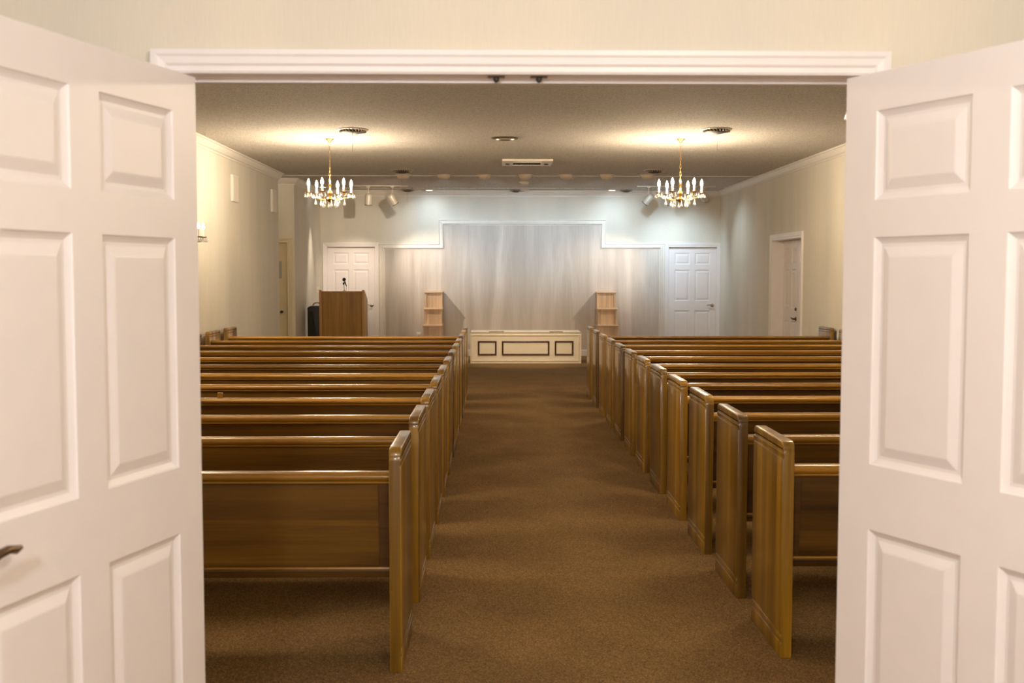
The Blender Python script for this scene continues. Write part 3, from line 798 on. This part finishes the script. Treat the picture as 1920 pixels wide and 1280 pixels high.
# ------------------------------------------------------------------ chandeliers
def flame_profile(s=1.0): return [(0, 0), (.009 * s, .002 * s), (.0135 * s, .016 * s), (.014 * s, .026 * s), (.010 * s, .044 * s), (.004 * s, .060 * s), (0, .068 * s)]
def drop_mesh(w, hgt):
    return lathe(B(), [(0, 0), (w * .20, -.08 * hgt), (w * .24, -.2 * hgt), (w * .62, -.55 * hgt), (w * .98, -.78 * hgt), (w * .72, -.93 * hgt), (0, -hgt)], seg=8)
DROP_S, DROP_L = None, None
NARM = 6
def make_chandelier(loc, label, ph):
    z0 = C
    t = thing('chandelier', label, 'chandelier', loc, 0, 'brass candle chandeliers with crystal drops')
    def Z(z): return z - z0
    obj('canopy', lathe(B(), [(.046, 0), (.046, -.006), (.036, -.014), (.020, -.030), (.012, -.044), (0, -.046)], seg=28), BRASS, t, True)
    bm = B(); z = -.046; k = 0
    while z > Z(2.60):
        pts = [(.0095 * math.cos(a), 0, z - .020 + .025 * math.sin(a)) for a in [2 * PI * i / 10 for i in range(10)]]
        if k % 2: pts = [(0, p[0], p[2]) for p in pts]
        tube(bm, pts, .0017, 6, True); z -= .041; k += 1
    obj('chain', bm, BRASS, t, True)
    obj('stem', lathe(B(), [(0, Z(2.60)), (.008, Z(2.595)), (.008, Z(2.56)), (.022, Z(2.55)), (.012, Z(2.535)), (.010, Z(2.49)), (.020, Z(2.475)), (.028, Z(2.455)), (.016, Z(2.43)), (.014, Z(2.415)), (.034, Z(2.40)), (.048, Z(2.385)), (.030, Z(2.365)), (.010, Z(2.352)), (.006, Z(2.34)), (.008, Z(2.33)), (0, Z(2.315))], seg=24), BRASS, t, True)
    R = .243
    drops = []
    for k in range(NARM):
        a = ph + 2 * PI * k / NARM; ca, sa = math.cos(a), math.sin(a)
        prof = [(.035, 2.395), (.075, 2.378), (.125, 2.383), (.165, 2.402), (.20, 2.400), (.232, 2.415), (R, 2.447)]
        arm = obj('arm', tube(B(), [(r * ca, r * sa, Z(z)) for r, z in prof], [.0065, .006, .0055, .0055, .0055, .0055, .006], 8), BRASS, t, True)
        x, y = R * ca, R * sa
        obj('drip_pan', lathe(B(), [(0, 0), (.016, .001), (.038, .008), (.042, .014), (.038, .012), (.014, .006), (.012, .016), (0, .016)], (x, y, Z(2.447)), 20), BRASS, arm, True)
        obj('candle_sleeve', lathe(B(), [(.0115, 0), (.0125, .010), (.0115, .080), (.008, .084), (0, .084)], (x, y, Z(2.458)), 14), CANDLE, arm, True)
        obj('bulb', lathe(B(), flame_profile(1.15), (x, y, Z(2.535)), 8), BULBM, arm, True)
        for j in range(5):
            b_ = a + 2 * PI * j / 5
            drops.append((x + .038 * math.cos(b_), y + .038 * math.sin(b_), Z(2.452), 0))
        drops.append((.165 * ca, .165 * sa, Z(2.394), 1))
        b_ = a + PI / NARM; drops.append((.085 * math.cos(b_), .085 * math.sin(b_), Z(2.37), 1))
    for (x, y, z, big) in drops:
        me = (DROP_L if big else DROP_S)
        o = bpy.data.objects.new('crystal_drop', me); COL.objects.link(o); o.parent = t; o.location = (x, y, z)
    return t
def drop_data(w, hgt):
    bm = drop_mesh(w, hgt); tube(bm, [(0, 0, .012), (0, 0, -.004)], .0015, 5)
    me = bpy.data.meshes.new('crystal_drop'); bm.to_mesh(me); bm.free(); me.materials.append(CRYSTAL); return me
DROP_S = drop_data(.0135, .052); DROP_L = drop_data(.017, .078)
ch = make_chandelier((-1.905, 12.63, C), 'brass and crystal candle chandelier on the left, beyond the left pews', math.radians(17.6))
dup(ch, (2.087, 12.55, C), 'brass and crystal candle chandelier hanging on the right, before the right spotlights', rotz=math.radians(-18))
dup(ch, (2.222, 6.10, C), 'nearest chandelier, only crystal drops showing beside the right door leaf', rotz=math.radians(22.4))
dup(ch, (-2.02, 6.10, C), 'chandelier over the nearest left pews, hidden behind the left door leaf', rotz=math.radians(10))

# wall sconces
def wall_sconce(x, y, z, rz, label):
    t = thing('wall_sconce', label, 'wall sconce', (x, y, z), rz, 'candle wall sconces')
    obj('backplate', lathe(B(), [(0, 0), (.045, 0), (.045, .006), (.030, .014), (.012, .020), (0, .020)], (0, 0, 0), 20, Matrix.Rotation(PI / 2, 4, 'Y') ), BRASS, t, True)
    obj('tail', lathe(B(), [(0, .02), (.010, .01), (.012, -.02), (.006, -.05), (.009, -.065), (0, -.075)], (.018, 0, -.02), 14), BRASS, t, True)
    for sg in (-1, 1):
        arm = obj('arm', tube(B(), [(.015, 0, 0), (.05, sg * .03, -.015), (.085, sg * .075, -.008), (.10, sg * .095, .03)], .006, 8), BRASS, t, True)
        x, y = .10, sg * .095
        obj('drip_pan', lathe(B(), [(0, 0), (.016, .001), (.038, .008), (.042, .014), (.038, .012), (.012, .006), (.012, .016), (0, .016)], (x, y, .03), 20), BRONZE, arm, True)
        obj('candle_sleeve', lathe(B(), [(.0115, 0), (.0125, .010), (.0115, .085), (0, .088)], (x, y, .042), 14), CANDLE, arm, True)
        obj('bulb', lathe(B(), flame_profile(1.1), (x, y, .128), 8), SCONM, arm, True)
        for j in range(5):
            b_ = 2 * PI * j / 5
            o = bpy.data.objects.new('crystal_drop', DROP_S); COL.objects.link(o); o.parent = arm; o.location = (x + .038 * math.cos(b_), y + .038 * math.sin(b_), .036)
wall_sconce(XL, 12.15, 1.90, 0, 'two-candle brass wall sconce with crystals on the left wall')
wall_sconce(XR, 12.15, 1.90, PI, 'unseen brass wall sconce added for light on the right wall, hidden behind the door leaf')  # unseen twin of the left sconce, added to brighten the ceiling

# vestibule ceiling lamps (above and behind the camera)
for x, y, lab in ((.75, .55, 'flush ceiling lamp of the vestibule, the one nearer the doorway'), (-.55, -.9, 'flush ceiling lamp of the vestibule, behind the camera')):
    t = thing('ceiling_lamp', lab, 'ceiling lamp', (x, y, VC), 0, 'vestibule ceiling lamps')
    obj('mount', lathe(B(), [(.11, 0), (.11, -.012), (.05, -.02), (0, -.02)], seg=28), BRASS, t, True)
t = thing('ceiling_lamp', 'unseen flush lamp added to brighten the side passage, hidden behind the left wall', 'ceiling lamp', (-4.05, 17.42, C))
obj('mount', lathe(B(), [(.10, 0), (.10, -.012), (.05, -.02), (0, -.02)], seg=28), BRASS, t, True)  # mount made up to go with the passage fill light
